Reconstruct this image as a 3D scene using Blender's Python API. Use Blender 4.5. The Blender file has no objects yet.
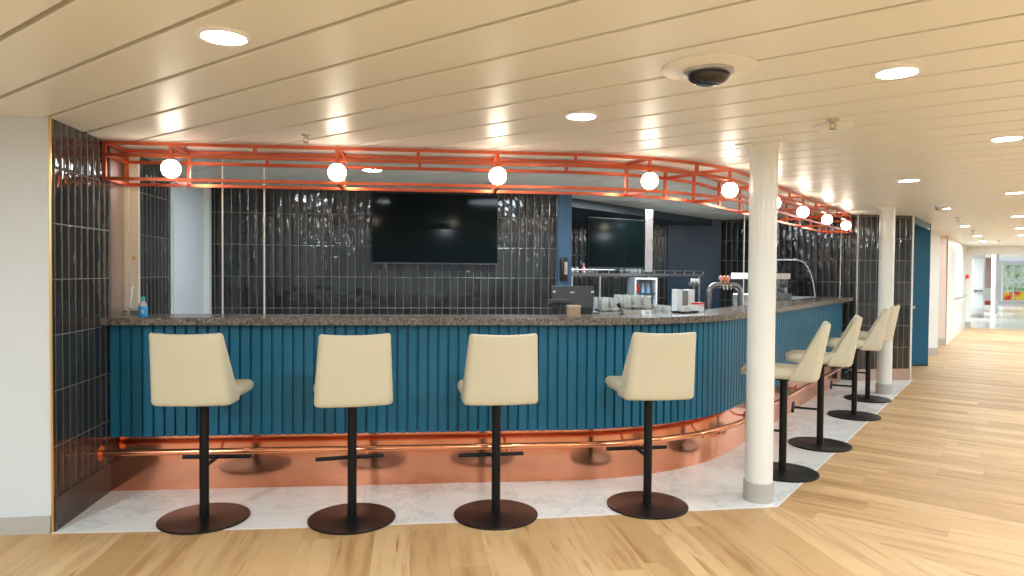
import bpy, bmesh, math, random
from mathutils import Vector, Matrix
random.seed(7)
sc = bpy.context.scene
COL = sc.collection
PI = math.pi
R2 = 2 ** -.5

# ------------------------------------------------------------------ camera
H = 1.35; FPX = 683.0
yw, pt, rl = math.radians(8.4), math.radians(1.34), math.radians(.45)
FW = Vector((math.sin(yw)*math.cos(pt), math.cos(yw)*math.cos(pt), -math.sin(pt)))
RT0 = Vector((math.cos(yw), -math.sin(yw), 0)); UP0 = RT0.cross(FW)
RT = RT0*math.cos(rl) + UP0*math.sin(rl); UP = UP0*math.cos(rl) - RT0*math.sin(rl)
CAM = Vector((0, 0, H))
def ray(px, py): return RT*((px-512)/FPX) - UP*((py-288)/FPX) + FW
def onz(px, py, z):
    d = ray(px, py); return CAM + d*((z-H)/d.z)
def ony(px, py, Y):
    d = ray(px, py); return CAM + d*(Y/d.y)
def atd(px, py, dep): return CAM + ray(px, py)*dep
cd = bpy.data.cameras.new('camera'); cam = bpy.data.objects.new('camera', cd); COL.objects.link(cam)
cd.sensor_width = 36; cd.lens = FPX/1024*36; cd.clip_start = .05; cd.clip_end = 200
cam.matrix_world = Matrix(((RT.x, UP.x, -FW.x, 0), (RT.y, UP.y, -FW.y, 0), (RT.z, UP.z, -FW.z, H), (0, 0, 0, 1)))
sc.camera = cam

# ------------------------------------------------------------------ materials
def mat(name, col, rough=.5, metal=0., spec=.5, coat=0., emit=None, estr=0., trans=0., ior=1.45):
    m = bpy.data.materials.new(name); m.use_nodes = True
    b = m.node_tree.nodes['Principled BSDF']
    b.inputs['Base Color'].default_value = (*col, 1); b.inputs['Roughness'].default_value = rough
    b.inputs['Metallic'].default_value = metal; b.inputs['Specular IOR Level'].default_value = spec
    b.inputs['Coat Weight'].default_value = coat; b.inputs['Coat Roughness'].default_value = .1
    b.inputs['IOR'].default_value = ior; b.inputs['Transmission Weight'].default_value = trans
    if emit:
        b.inputs['Emission Color'].default_value = (*emit, 1); b.inputs['Emission Strength'].default_value = estr
    return m
class NT:
    def __init__(s, m): s.m = m; s.t = m.node_tree; s.b = s.t.nodes['Principled BSDF']
    def n(s, typ, **kw):
        x = s.t.nodes.new(typ)
        for k, v in kw.items(): setattr(x, k, v)
        return x
    def l(s, a, b): s.t.links.new(a, b)
    def math(s, op, a, b=None, c=None):
        x = s.n('ShaderNodeMath', operation=op)
        for i, v in enumerate((a, b, c)):
            if v is None: continue
            if isinstance(v, (int, float)): x.inputs[i].default_value = v
            else: s.l(v, x.inputs[i])
        return x.outputs[0]
    def pos(s): return s.n('ShaderNodeNewGeometry').outputs['Position']
    def dot(s, v, d):
        x = s.n('ShaderNodeVectorMath', operation='DOT_PRODUCT'); s.l(v, x.inputs[0]); x.inputs[1].default_value = d
        return x.outputs['Value']
    def comb(s, a, b, c=0.):
        x = s.n('ShaderNodeCombineXYZ')
        for i, v in enumerate((a, b, c)):
            if isinstance(v, (int, float)): x.inputs[i].default_value = v
            else: s.l(v, x.inputs[i])
        return x.outputs[0]
    def noise(s, vec, scale, detail=3., rough=.5, out=0):
        x = s.n('ShaderNodeTexNoise'); s.l(vec, x.inputs['Vector']); x.inputs['Scale'].default_value = scale
        x.inputs['Detail'].default_value = detail; x.inputs['Roughness'].default_value = rough
        return x.outputs[out]
    def ramp(s, f, stops):
        x = s.n('ShaderNodeValToRGB'); s.l(f, x.inputs[0]); e = x.color_ramp.elements
        while len(e) < len(stops): e.new(.5)
        for i, (p, c) in enumerate(stops): e[i].position = p; e[i].color = (*c, 1)
        return x.outputs[0]
    def mix(s, f, a, b, mode='MIX'):
        x = s.n('ShaderNodeMix', data_type='RGBA', blend_type=mode)
        for i, v in ((0, f), (6, a), (7, b)):
            if isinstance(v, (int, float)): x.inputs[i].default_value = v
            elif isinstance(v, tuple): x.inputs[i].default_value = (*v, 1)
            else: s.l(v, x.inputs[i])
        return x.outputs[2]
    def bump(s, h, strength=.3, dist=.01):
        x = s.n('ShaderNodeBump'); s.l(h, x.inputs['Height']); x.inputs['Strength'].default_value = strength
        x.inputs['Distance'].default_value = dist; s.l(x.outputs[0], s.b.inputs['Normal'])
    def col(s, c): s.l(c, s.b.inputs['Base Color'])
    def rough(s, c): s.l(c, s.b.inputs['Roughness'])

def tile_mat(name, d, u0=0., w=.0728, z0=.72, zp=.287):
    m = mat(name, (.03, .03, .03), .12, spec=.6); t = NT(m)
    p = t.pos(); sx = t.n('ShaderNodeSeparateXYZ'); t.l(p, sx.inputs[0])
    u = t.math('DIVIDE', t.math('SUBTRACT', t.dot(p, (d[0], d[1], 0)), u0), w)
    v = t.math('DIVIDE', t.math('SUBTRACT', sx.outputs[2], z0), zp)
    fu = t.math('FRACT', t.math('ADD', u, 100.)); fv = t.math('FRACT', t.math('ADD', v, 100.))
    du = t.math('MULTIPLY', t.math('MINIMUM', fu, t.math('SUBTRACT', 1., fu)), w)
    dv = t.math('MULTIPLY', t.math('MINIMUM', fv, t.math('SUBTRACT', 1., fv)), zp)
    dist = t.math('MINIMUM', du, dv)
    g = t.n('ShaderNodeMapRange'); t.l(dist, g.inputs[0]); g.inputs[1].default_value = .0012; g.inputs[2].default_value = .003
    tile = g.outputs[0]
    cell = t.comb(t.math('FLOOR', u), t.math('FLOOR', v))
    wn = t.n('ShaderNodeTexWhiteNoise', noise_dimensions='3D'); t.l(cell, wn.inputs[0])
    shade = t.ramp(wn.outputs['Value'], [(0, (.020, .019, .018)), (1, (.042, .040, .037))])
    t.col(t.mix(tile, (.23, .22, .20), shade))
    rr = t.math('SUBTRACT', .6, t.math('MULTIPLY', tile, .5)); t.rough(rr)
    # hand-glazed, each tile domed and wavy
    off = t.n('ShaderNodeVectorMath', operation='SCALE'); t.l(wn.outputs['Color'], off.inputs[0]); off.inputs['Scale'].default_value = 30.
    q = t.n('ShaderNodeVectorMath', operation='ADD'); t.l(t.comb(t.math('MULTIPLY', u, w*1.0), t.math('MULTIPLY', v, zp*.55)), q.inputs[0]); t.l(off.outputs[0], q.inputs[1])
    wav = t.noise(q.outputs[0], 11., 2., .5)
    cu = t.math('SUBTRACT', t.math('MULTIPLY', fu, 2.), 1.)
    dome = t.math('ADD', t.math('MULTIPLY', t.math('SUBTRACT', 1., t.math('MULTIPLY', cu, cu)), .9), t.math('POWER', t.math('MINIMUM', t.math('DIVIDE', dist, .008), 1.), .5))
    h = t.math('ADD', t.math('MULTIPLY', wav, .8), t.math('MULTIPLY', dome, .26))
    t.bump(h, 1., .012)
    return m
def wood_mat(name, a):
    m = mat(name, (.6, .4, .2), .3, spec=.9); t = NT(m); p = t.pos()
    u = t.dot(p, (math.cos(a), math.sin(a), 0)); v = t.dot(p, (-math.sin(a), math.cos(a), 0))
    row = t.math('FLOOR', t.math('DIVIDE', v, .18))
    w1 = t.n('ShaderNodeTexWhiteNoise', noise_dimensions='1D'); t.l(row, w1.inputs['W'])
    uu = t.math('ADD', t.math('DIVIDE', u, 1.25), t.math('MULTIPLY', w1.outputs['Value'], 7.))
    colm = t.math('FLOOR', uu)
    w2 = t.n('ShaderNodeTexWhiteNoise', noise_dimensions='3D'); t.l(t.comb(row, colm), w2.inputs[0])
    base = t.ramp(w2.outputs['Value'], [(0, (.50, .30, .125)), (.5, (.595, .375, .17)), (1, (.68, .465, .24))])
    sh = t.math('MULTIPLY', w2.outputs['Value'], 40.)
    gv = t.comb(t.math('ADD', t.math('MULTIPLY', u, .9), sh), t.math('MULTIPLY', v, 9.), sh)
    n1 = t.noise(gv, 1.3, 5., .6)
    gr = t.ramp(n1, [(.3, (.72, .62, .50)), (.5, (1., 1., 1.)), (.75, (1.08, 1.06, 1.02))])
    c = t.mix(1., base, gr, 'MULTIPLY')
    gv2 = t.comb(t.math('ADD', t.math('MULTIPLY', u, 1.6), sh), t.math('MULTIPLY', v, 22.), 3.)
    n2 = t.noise(gv2, 1.0, 4., .55)
    st = t.ramp(n2, [(.60, (1, 1, 1)), (.70, (.60, .40, .25))])
    c = t.mix(.9, c, st, 'MULTIPLY')
    fr = t.math('FRACT', t.math('ADD', t.math('DIVIDE', v, .18), 100.)); fe = t.math('FRACT', t.math('ADD', uu, 100.))
    dv = t.math('MULTIPLY', t.math('MINIMUM', fr, t.math('SUBTRACT', 1., fr)), .18)
    de = t.math('MULTIPLY', t.math('MINIMUM', fe, t.math('SUBTRACT', 1., fe)), 1.25)
    mn = t.n('ShaderNodeMapRange'); t.l(t.math('MINIMUM', dv, de), mn.inputs[0]); mn.inputs[1].default_value = .0005; mn.inputs[2].default_value = .002
    c = t.mix(mn.outputs[0], t.mix(.38, c, (.2, .11, .05)), c)
    t.col(c)
    t.rough(t.math('ADD', .40, t.math('MULTIPLY', n1, .12)))
    return m
def marble_mat():
    m = mat('white_marble_tile', (.8, .8, .8), .22); t = NT(m); p = t.pos()
    wv = t.noise(p, 1.4, 6., .65, 1)
    q = t.n('ShaderNodeVectorMath', operation='ADD'); t.l(p, q.inputs[0])
    s = t.n('ShaderNodeVectorMath', operation='SCALE'); t.l(wv, s.inputs[0]); s.inputs['Scale'].default_value = .8; t.l(s.outputs[0], q.inputs[1])
    n = t.noise(q.outputs[0], 1.5, 8., .6)
    c = t.ramp(n, [(.40, (.88, .90, .88)), (.485, (.84, .86, .84)), (.505, (.70, .72, .71)), (.53, (.86, .88, .86)), (.7, (.90, .91, .89))])
    sx = t.n('ShaderNodeSeparateXYZ'); t.l(p, sx.inputs[0])
    def ln(o, per):
        f = t.math('FRACT', t.math('ADD', t.math('DIVIDE', o, per), 100.3))
        return t.math('MULTIPLY', t.math('MINIMUM', f, t.math('SUBTRACT', 1., f)), per)
    d = t.math('MINIMUM', ln(sx.outputs[0], .9), ln(sx.outputs[1], .45))
    g = t.n('ShaderNodeMapRange'); t.l(d, g.inputs[0]); g.inputs[1].default_value = .001; g.inputs[2].default_value = .0025
    t.col(t.mix(g.outputs[0], (.6, .6, .59), c)); return m
def speck_mat(name, c1, c2, c3, scale, rough):
    m = mat(name, c1, rough); t = NT(m); p = t.pos()
    n = t.noise(p, scale, 4., .7); t.col(t.ramp(n, [(.36, c1), (.5, c2), (.64, c3)])); return m
def subtle(name, col, rough, metal=0., amt=.06, scale=6., spec=.5, coat=0.):
    m = mat(name, col, rough, metal, spec, coat); t = NT(m); p = t.pos()
    n = t.noise(p, scale, 4., .6)
    a = tuple(min(1, x*(1-amt)) for x in col); b = tuple(min(1, x*(1+amt)) for x in col)
    t.col(t.ramp(n, [(.3, a), (.7, b)])); t.rough(t.math('ADD', rough-.04, t.math('MULTIPLY', n, .08))); return m

M = {}
M['tile_left'] = tile_mat('dark_glazed_tile_side', (0, 1), .02)
M['tile_back'] = tile_mat('dark_glazed_tile_back', (1, 0), .0)
M['tile_end'] = tile_mat('dark_glazed_tile_end', (1, 0), .02, w=.08, z0=.146, zp=.2775)
M['tile_diag'] = tile_mat('dark_glazed_tile_diagonal', (R2, -R2), .02, w=.08, z0=.146, zp=.2775)
M['wood_a'] = wood_mat('oak_plank_floor', PI/2)
M['wood_b'] = wood_mat('oak_plank_floor_corridor', 3*PI/4)
M['marble'] = marble_mat()
M['white_wall'] = subtle('white_wall_panel', (.63, .67, .68), .42, amt=.015, scale=1.5)
M['corridor_wall'] = subtle('corridor_wall_panel', (.80, .80, .76), .4, amt=.015, scale=1.)
M['pink_lit_wall'] = subtle('wall_pink_reflection', (.74, .62, .55), .5, amt=.02)  # pink of reflected light put into the wall colour
M['ceiling'] = subtle('cream_ceiling_plank', (.76, .745, .685), .37, amt=.012, scale=1., spec=.85)
M['groove'] = mat('ceiling_groove', (.20, .16, .105), .6)
M['ceiling_far'] = mat('far_ceiling', (.78, .76, .70), .5)
M['blue'] = subtle('petrol_blue_paint', (.012, .13, .22), .42, amt=.05, spec=.35)
M['blue_wall'] = subtle('petrol_blue_wall', (.008, .10, .19), .40, amt=.03, spec=.35)
M['navy'] = mat('dark_soffit', (.018, .035, .048), .4)
M['copper_sheet'] = subtle('polished_copper_sheet', (.76, .32, .19), .13, 1., amt=.06, scale=2.5)
M['copper'] = subtle('copper_tube', (.90, .36, .19), .18, 1., amt=.04)
M['copper_frame'] = subtle('copper_painted_frame', (.60, .125, .055), .30, .75, amt=.05)
M['steel'] = subtle('brushed_steel', (.58, .57, .55), .28, 1., amt=.05)
M['dark_steel'] = subtle('dark_steel', (.22, .21, .20), .3, 1., amt=.05)
M['pink_steel'] = subtle('satin_steel_skirting', (.55, .42, .36), .3, .8, amt=.03)
M['brown_skirt'] = mat('dark_brown_skirting', (.055, .04, .034), .25)
M['grey_skirt'] = mat('grey_skirting', (.44, .41, .365), .45)
M['stone'] = speck_mat('brown_speckled_stone', (.06, .047, .038), (.155, .125, .10), (.27, .23, .19), 60., .22)
M['cream'] = subtle('cream_vinyl', (.575, .53, .385), .45, amt=.015, scale=3.)
M['black'] = mat('black_powder_coat', (.004, .004, .004), .4, spec=.3)
M['base_black'] = mat('black_coated_base', (.008, .0065, .006), .33, spec=.4)
M['screen'] = mat('black_screen', (.003, .006, .006), .10, spec=.09)
M['black_plastic'] = mat('black_plastic', (.012, .012, .013), .4)
M['grey_plastic'] = subtle('charcoal_plastic', (.05, .053, .058), .4, amt=.05)
M['white_paint'] = subtle('white_enamel', (.76, .76, .71), .3, amt=.01, coat=.3)
M['cream_paint'] = subtle('cream_enamel', (.66, .60, .49), .35, amt=.03)
M['white_plastic'] = mat('white_plastic', (.8, .8, .78), .35)
M['globe'] = mat('lit_opal_glass', (1, 1, 1), .3, emit=(1., .89, .72), estr=21.)
M['lamp'] = mat('lit_diffuser', (1, 1, 1), .4, emit=(.81, .945, 1.05), estr=100.)
M['glass'] = mat('clear_glass', (.95, .97, .97), .03, trans=1., ior=1.45)
M['tumbler'] = mat('tumbler_glass', (.92, .97, .95), .10, trans=.6, ior=1.4)
M['teal'] = mat('teal_plastic', (.02, .42, .50), .4)
M['bottle_blue'] = mat('blue_label', (.03, .33, .68), .45)
M['card'] = subtle('tan_cardboard', (.42, .30, .21), .8, amt=.05)
M['card_light'] = mat('pale_cardboard', (.62, .53, .42), .8)
M['paper'] = mat('white_paper', (.78, .79, .80), .7)
M['pale_blue'] = mat('pale_blue_print', (.35, .52, .68), .6)
M['red'] = mat('red_plastic', (.75, .04, .03), .4)
M['orange'] = mat('orange_print', (.85, .25, .05), .5)
M['pinkp'] = mat('pink_enamel', (.80, .36, .36), .35)
M['brass'] = mat('brass', (.72, .45, .16), .3, 1.)
M['smoke'] = mat('smoked_dome', (.010, .010, .010), .05, spec=.6)
M['red_fabric'] = mat('dark_red_fabric', (.22, .03, .03), .8)
M['mauve'] = mat('mauve_curtain', (.42, .31, .29), .7)
M['far_floor'] = subtle('pale_polished_floor', (.66, .66, .62), .12, amt=.04)
M['rubber'] = mat('light_grey_edge', (.5, .49, .45), .5)

# ------------------------------------------------------------------ mesh builder
class MB:
    def __init__(s): s.bm = bmesh.new(); s.mi = 0
    def face(s, vs):
        try:
            f = s.bm.faces.new(vs); f.material_index = s.mi; return f
        except ValueError: return None
    def box(s, a, b, rz=0., c=None):
        x0, y0, z0 = a; x1, y1, z1 = b
        P = [Vector(p) for p in ((x0,y0,z0),(x1,y0,z0),(x1,y1,z0),(x0,y1,z0),(x0,y0,z1),(x1,y0,z1),(x1,y1,z1),(x0,y1,z1))]
        if rz:
            c = Vector(c) if c else Vector(((x0+x1)/2, (y0+y1)/2, 0)); r = Matrix.Rotation(rz, 3, 'Z'); P = [r@(p-c)+c for p in P]
        v = [s.bm.verts.new(p) for p in P]
        for q in ((0,3,2,1),(4,5,6,7),(0,1,5,4),(1,2,6,5),(2,3,7,6),(3,0,4,7)): s.face([v[i] for i in q])
        return s
    def prism(s, poly, z0, z1):
        n = len(poly)
        a = sum(poly[i][0]*poly[(i+1)%n][1]-poly[(i+1)%n][0]*poly[i][1] for i in range(n))
        if a < 0: poly = poly[::-1]
        lo = [s.bm.verts.new((p[0], p[1], z0)) for p in poly]; hi = [s.bm.verts.new((p[0], p[1], z1)) for p in poly]
        s.face(lo[::-1]); s.face(hi)
        for i in range(n): s.face([lo[i], lo[(i+1)%n], hi[(i+1)%n], hi[i]])
        return s
    def loft(s, rings, cap=True, closed=True, loop=False):
        V = [[s.bm.verts.new(p) for p in r] for r in rings]; n = len(V[0]); m = len(V)
        for i in range(m if loop else m-1):
            A, B = V[i], V[(i+1) % m]
            for j in range(n if closed else n-1): s.face([A[j], A[(j+1)%n], B[(j+1)%n], B[j]])
        if cap and not loop: s.face(V[0][::-1]); s.face(V[-1])
        return s
    def tube(s, path, r, n=10, closed=False):
        path = [Vector(p) for p in path]; k = len(path); rings = []; ref = None
        rr = r if isinstance(r, (list, tuple)) else [r]*k
        for i, p in enumerate(path):
            a = path[i-1] if (i or closed) else p; b = path[(i+1) % k] if (i < k-1 or closed) else p
            t = (b-a).normalized()
            if ref is None: ref = Vector((0,0,1)) if abs(t.z) < .9 else Vector((1,0,0))
            u = (ref - t*ref.dot(t)).normalized(); w = t.cross(u); ref = u
            rings.append([p + (u*math.cos(2*PI*j/n) + w*math.sin(2*PI*j/n))*rr[i] for j in range(n)])
        return s.loft(rings, cap=not closed, loop=closed)
    def bar(s, path, w, h=None):           # rectangular section following a path, upright
        h = h or w; path = [Vector(p) for p in path]; k = len(path); rings = []
        for i, p in enumerate(path):
            t = (path[min(i+1, k-1)] - path[max(i-1, 0)]).normalized()
            if abs(t.z) > .95: sd = Vector((1,0,0)); up = Vector((0,1,0))
            else: sd = t.cross(Vector((0,0,1))).normalized(); up = sd.cross(t).normalized()
            rings.append([p+sd*w/2+up*h/2, p-sd*w/2+up*h/2, p-sd*w/2-up*h/2, p+sd*w/2-up*h/2])
        return s.loft(rings)
    def post(s, x, y, z0, z1, w, rz=0.):
        return s.box((x-w/2, y-w/2, z0), (x+w/2, y+w/2, z1), rz)
    def lathe(s, prof, c=(0,0,0), n=32, axis='Z'):
        rings = []
        for r, z in prof:
            if axis == 'Z': rings.append([Vector((c[0]+max(r,1e-5)*math.cos(2*PI*j/n), c[1]+max(r,1e-5)*math.sin(2*PI*j/n), c[2]+z)) for j in range(n)])
        return s.loft(rings)
    def sphere(s, c, r, u=32, v=18, sc_=(1,1,1)):
        m = Matrix.Translation(c) @ Matrix.Diagonal((*sc_, 1))
        bmesh.ops.create_uvsphere(s.bm, u_segments=u, v_segments=v, radius=r, matrix=m); return s
    def build(s, name, m, parent=None, smooth=False, bevel=0., bseg=2, sub=0, solid=0., angle=40, world=True):
        me = bpy.data.meshes.new(name)
        bmesh.ops.remove_doubles(s.bm, verts=s.bm.verts, dist=1e-6)
        bmesh.ops.recalc_face_normals(s.bm, faces=s.bm.faces)
        if smooth:
            for f in s.bm.faces: f.smooth = True
            for e in s.bm.edges:
                if len(e.link_faces) == 2 and e.calc_face_angle(0) > math.radians(angle): e.smooth = False
        s.bm.to_mesh(me); s.bm.free()
        for x in (m if isinstance(m, (list, tuple)) else [m]): me.materials.append(x)
        o = bpy.data.objects.new(name, me); COL.objects.link(o)
        if parent:
            o.parent = parent
        if bevel:
            b = o.modifiers.new('bevel', 'BEVEL'); b.width = bevel; b.segments = bseg; b.limit_method = 'ANGLE'; b.angle_limit = math.radians(35)
            b.harden_normals = False
        if sub:
            x = o.modifiers.new('sub', 'SUBSURF'); x.levels = sub; x.render_levels = sub
        return o
def tag(o, label, cat, group=None, kind=None):
    o['label'] = label; o['category'] = cat
    if group: o['group'] = group
    if kind: o['kind'] = kind
    return o
def thing(name, label, cat, loc=(0,0,0), rz=0., group=None):
    o = bpy.data.objects.new(name, None); COL.objects.link(o); o.location = loc; o.rotation_euler = (0, 0, rz)
    o.empty_display_size = .05
    return tag(o, label, cat, group)
def kids(o): return [c for c in COL.objects if c.parent == o]
def copy_tree(o, loc, rz, label=None):
    def rec(a, par):
        c = a.copy(); COL.objects.link(c)
        if par: c.parent = par
        for k in kids(a): rec(k, c)
        return c
    c = rec(o, None); c.location = loc; c.rotation_euler = (0, 0, rz)
    if label: c['label'] = label
    return c
def struct(o): o['kind'] = 'structure'; return o
def world_parts(root):     # parts modelled in room coordinates, root not rotated
    for c in kids(root): c.location = -Vector(root.location)

# ------------------------------------------------------------------ the bar's line on the floor
P0 = Vector((-1.806, 4.43)); A1 = math.atan2(-.046, 1); A2 = math.radians(45.7)
D1 = Vector((math.cos(A1), math.sin(A1))); D2 = Vector((math.cos(A2), math.sin(A2)))
VX = Vector((1.807, 4.264)); TT = .82; PE = Vector((5.36, 7.906))
S_ = VX - D1*TT; E_ = VX + D2*TT; RAD = TT/math.tan((A2-A1)/2)
CEN = S_ + Vector((-D1.y, D1.x))*RAD
L1 = (S_-P0).length; LA = RAD*(A2-A1); L3 = (PE-E_).length; LT = L1+LA+L3
def path_at(s):
    if s < L1: p, a = P0 + D1*s, A1
    elif s < L1+LA:
        a = A1 + (s-L1)/RAD; p = CEN + Vector((math.sin(a), -math.cos(a)))*RAD
    else: p, a = E_ + D2*(s-L1-LA), A2
    return p, Vector((math.sin(a), -math.cos(a))), a      # position, outward normal, heading
def off(s, d, z):
    p, n, a = path_at(s); q = p + n*d; return Vector((q.x, q.y, z))
def S_list(s0=0., s1=None, arc=20):
    s1 = LT if s1 is None else s1
    c = [s0] + [L1 + LA*i/arc for i in range(arc+1)] + [s1]
    return [x for x in c if s0 <= x <= s1]
def run(d, z, s0=0., s1=None, arc=20): return [off(s, d, z) for s in S_list(s0, s1, arc)]

ZC = 2.11
# ------------------------------------------------------------------ setting: floor
def floor_poly(pts, m):
    b = MB(); b.prism(pts, -.05, 0.); return struct(b.build('floor', m))
MC = (2.107, 3.668); ML = (-1.806, 3.745); MR = (6.39, 7.92)
MA = [(-1.806, 3.757), (-.80, 3.690), (.24, 3.652), MC]
floor_poly(MA + [MR, (6.39, 9.6), (-1.806, 9.6)], M['marble'])
mk = (3.66+6)/.924; mb = (MC[0]+.383*mk, -6.)
floor_poly([(-9, -6), mb] + MA[::-1] + [(-1.806, 3.80), (-9, 3.80)], M['wood_a'])
floor_poly([MC, mb, (26, -6), (26, 4.38), (13.0, 17.38), (6.39, 10.8), MR], M['wood_b'])
floor_poly([(26, 4.38), (60, 4.38), (60, 60), (6, 60), (6, 24.38)], M['far_floor'])
b = MB(); b.bar([(x, y, .0) for x, y in MA], .012, .004); b.bar([(MC[0], MC[1], 0.), (MR[0], MR[1], 0.)], .012, .004)
struct(b.build('trim_1', M['white_plastic']))
# ------------------------------------------------------------------ setting: ceiling of long planks
b = MB(); e1 = Vector((R2, R2, 0)); e2 = Vector((-R2, R2, 0))
s = .82 - .2785*30
while s < 21.3:
    a0, a1 = s+.011, s+.2785-.011
    def q(ss, t, z): return e1*ss + e2*t + Vector((0, 0, z))
    b.mi = 0
    sec = [(a0, ZC+.026), (a0, ZC+.003), (a0+.003, ZC), (a1-.003, ZC), (a1, ZC+.003), (a1, ZC+.026)]
    A = [b.bm.verts.new(q(u, -22, z)) for u, z in sec]; B = [b.bm.verts.new(q(u, 16, z)) for u, z in sec]
    for i in range(5): b.face([A[i], A[i+1], B[i+1], B[i]])
    s += .2785
b.mi = 1
v = [b.bm.verts.new(e1*u + e2*t + Vector((0, 0, ZC+.026))) for u, t in ((-8, -22), (21.5, -22), (21.5, 16), (-8, 16))]
b.face(v)
struct(b.build('ceiling', [M['ceiling'], M['groove']]))
# ------------------------------------------------------------------ setting: walls round the bar
def wall(name, m, poly, z0=0., z1=ZC+.01):
    b = MB(); b.prism(poly, z0, z1); return struct(b.build(name, m))
LX = -1.806
wall('wall_left', M['tile_left'], [(LX-.02, 3.776), (LX, 3.776), (LX, 6.48), (LX-.02, 6.48)])
wall('wall_front', M['white_wall'], [(-9, 3.773), (LX-.0075, 3.7735), (LX-.0075, 3.7755), (LX-.021, 3.7755), (LX-.021, 6.6), (-9, 6.6)])
b = MB(); b.box((-9, 3.762, 0), (LX-.012, 3.773, .085)); b.box((-9, 3.755, 0), (LX-.012, 3.762, .018)); struct(b.build('baseboard_front', M['grey_skirt']))
b = MB(); b.box((LX-.007, 3.766, .0), (LX+.003, 3.776, ZC)); struct(b.build('trim_2', M['brass']))
b = MB(); b.box((LX, 3.777, 0), (LX+.008, 4.43, .172)); struct(b.build('baseboard_left', M['brown_skirt']))
BY = 6.47
wall('wall_back', M['tile_back'], [(LX, BY), (1.39, BY), (1.39, BY+.2), (LX, BY+.2)])
wall('wall_column', subtle('grey_blue_column', (.045, .105, .18), .3, amt=.03), [(1.39, BY-.06), (1.52, BY-.06), (1.52, 6.80), (1.39, 6.80)])
RY = 9.12; XT = ony(667, 250, RY).x
wall('wall_recess', M['tile_back'], [(1.39, RY), (XT, RY), (XT, RY+.1), (1.39, RY+.1)])
M['slate'] = subtle('slate_blue_panel', (.028, .052, .085), .3, amt=.05)
wall('wall_recess_blue', M['slate'], [(XT, RY-.03), (4.30, RY-.03), (4.30, RY+.1), (XT, RY+.1)])
wall('wall_recess_side', M['blue_wall'], [(1.39, 6.80), (1.50, 6.80), (1.50, RY), (1.39, RY)])
b = MB(); b.prism([(1.53, 6.74), (4.50, 9.385), (4.50, 9.6), (1.40, 9.6), (1.40, 6.81), (1.53, 6.81)], 2.02, ZC+.005); struct(b.build('ceiling_soffit', M['navy']))
EX = 5.60; EY = 7.93
wall('wall_end', M['tile_diag'], [(EX, EY+.03), (4.15, EY+.03+1.45), (4.25, EY+.13+1.45), (EX+.2, EY+.23)])
wall('wall_right', M['tile_end'], [(EX-.005, EY), (6.36, EY), (6.36, EY+.35), (EX+.15, EY+.35)])
b = MB(); b.box((EX, EY-.008, 0), (6.36, EY, .145)); struct(b.build('baseboard_right', M['pink_steel']))
b = MB(); b.box((6.352, EY-.006, 0), (6.376, EY+.36, ZC)); struct(b.build('trim_3', M['white_paint']))
b = MB(); b.box((EX-.006, EY-.003, 0), (EX, EY+.02, ZC)); struct(b.build('trim_4', M['white_paint']))
# service door and white lining in the tiled side wall
b = MB(); b.box((LX, 5.50, 0), (LX+.006, 6.465, ZC)); struct(b.build('wall_left_lining', M['white_wall']))
b = MB(); b.box((LX+.006, 5.53, .01), (LX+.016, 6.28, 1.875)); d1 = struct(b.build('door_1', M['white_wall'], bevel=.003))
b = MB(); b.box((LX+.006, 6.33, 0), (LX+.05, 6.40, ZC)); struct(b.build('trim_5', M['white_paint']))
b = MB(); b.box((LX, 4.45, .0), (LX+.006, 4.64, ZC)); struct(b.build('trim_6', M['pink_steel']))
b = MB(); b.prism([(6.38, 7.93), (7.60, 9.125), (7.52, 9.128), (6.38, 8.02)], 2.02, ZC+.005); struct(b.build('trim_9', M['blue_wall']))
# corridor: jambs standing out towards the walkway, then a long wall
wall('wall_corridor_blue', M['blue_wall'], [(6.40, 9.13), (7.62, 9.13), (7.70, 9.25), (7.62, 9.33), (6.40, 9.33)])
b = MB(); b.box((6.40, 9.122, 0), (7.615, 9.13, .03)); struct(b.build('baseboard_corridor_blue', M['navy']))
wall('wall_corridor_near', M['corridor_wall'], [(7.4, 10.30), (8.77, 10.30), (8.85, 10.40), (8.77, 10.50), (7.4, 10.50)])
b = MB(); b.box((7.4, 10.29, 0), (8.765, 10.30, .13)); struct(b.build('baseboard_corridor_near', M['grey_skirt']))
wall('wall_corridor_pink_lit', M['pink_lit_wall'], [(8.6, 11.86), (10.26, 11.86), (10.26, 12.0), (8.6, 12.0)])
b = MB(); b.box((8.6, 11.85, 0), (10.26, 11.86, .13)); struct(b.build('baseboard_corridor_pink', M['grey_skirt']))
wall('wall_corridor_far', M['corridor_wall'], [(10.262, 11.84), (14.40, 15.98), (14.2, 16.2), (10.262, 12.26)])
wall('wall_corridor_inner', M['corridor_wall'], [(6.2, 10.6), (6.3, 10.5), (10.2, 14.4), (10.1, 14.5)])
c45 = (14.40, 15.98)
wall('wall_portal', M['corridor_wall'], [(14.30, 15.98), (14.53, 15.97), (14.60, 16.1), (14.3, 16.3)])
b = MB(); b.box((14.30, 15.955, 0), (14.54, 15.97, .14)); struct(b.build('baseboard_portal', M['grey_skirt']))
b = MB(); b.prism([(14.35, 15.98), (25, 5.4), (25.15, 5.55), (14.5, 16.13)], 1.905, ZC+.01); struct(b.build('wall_portal_header', M['corridor_wall']))
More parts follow.
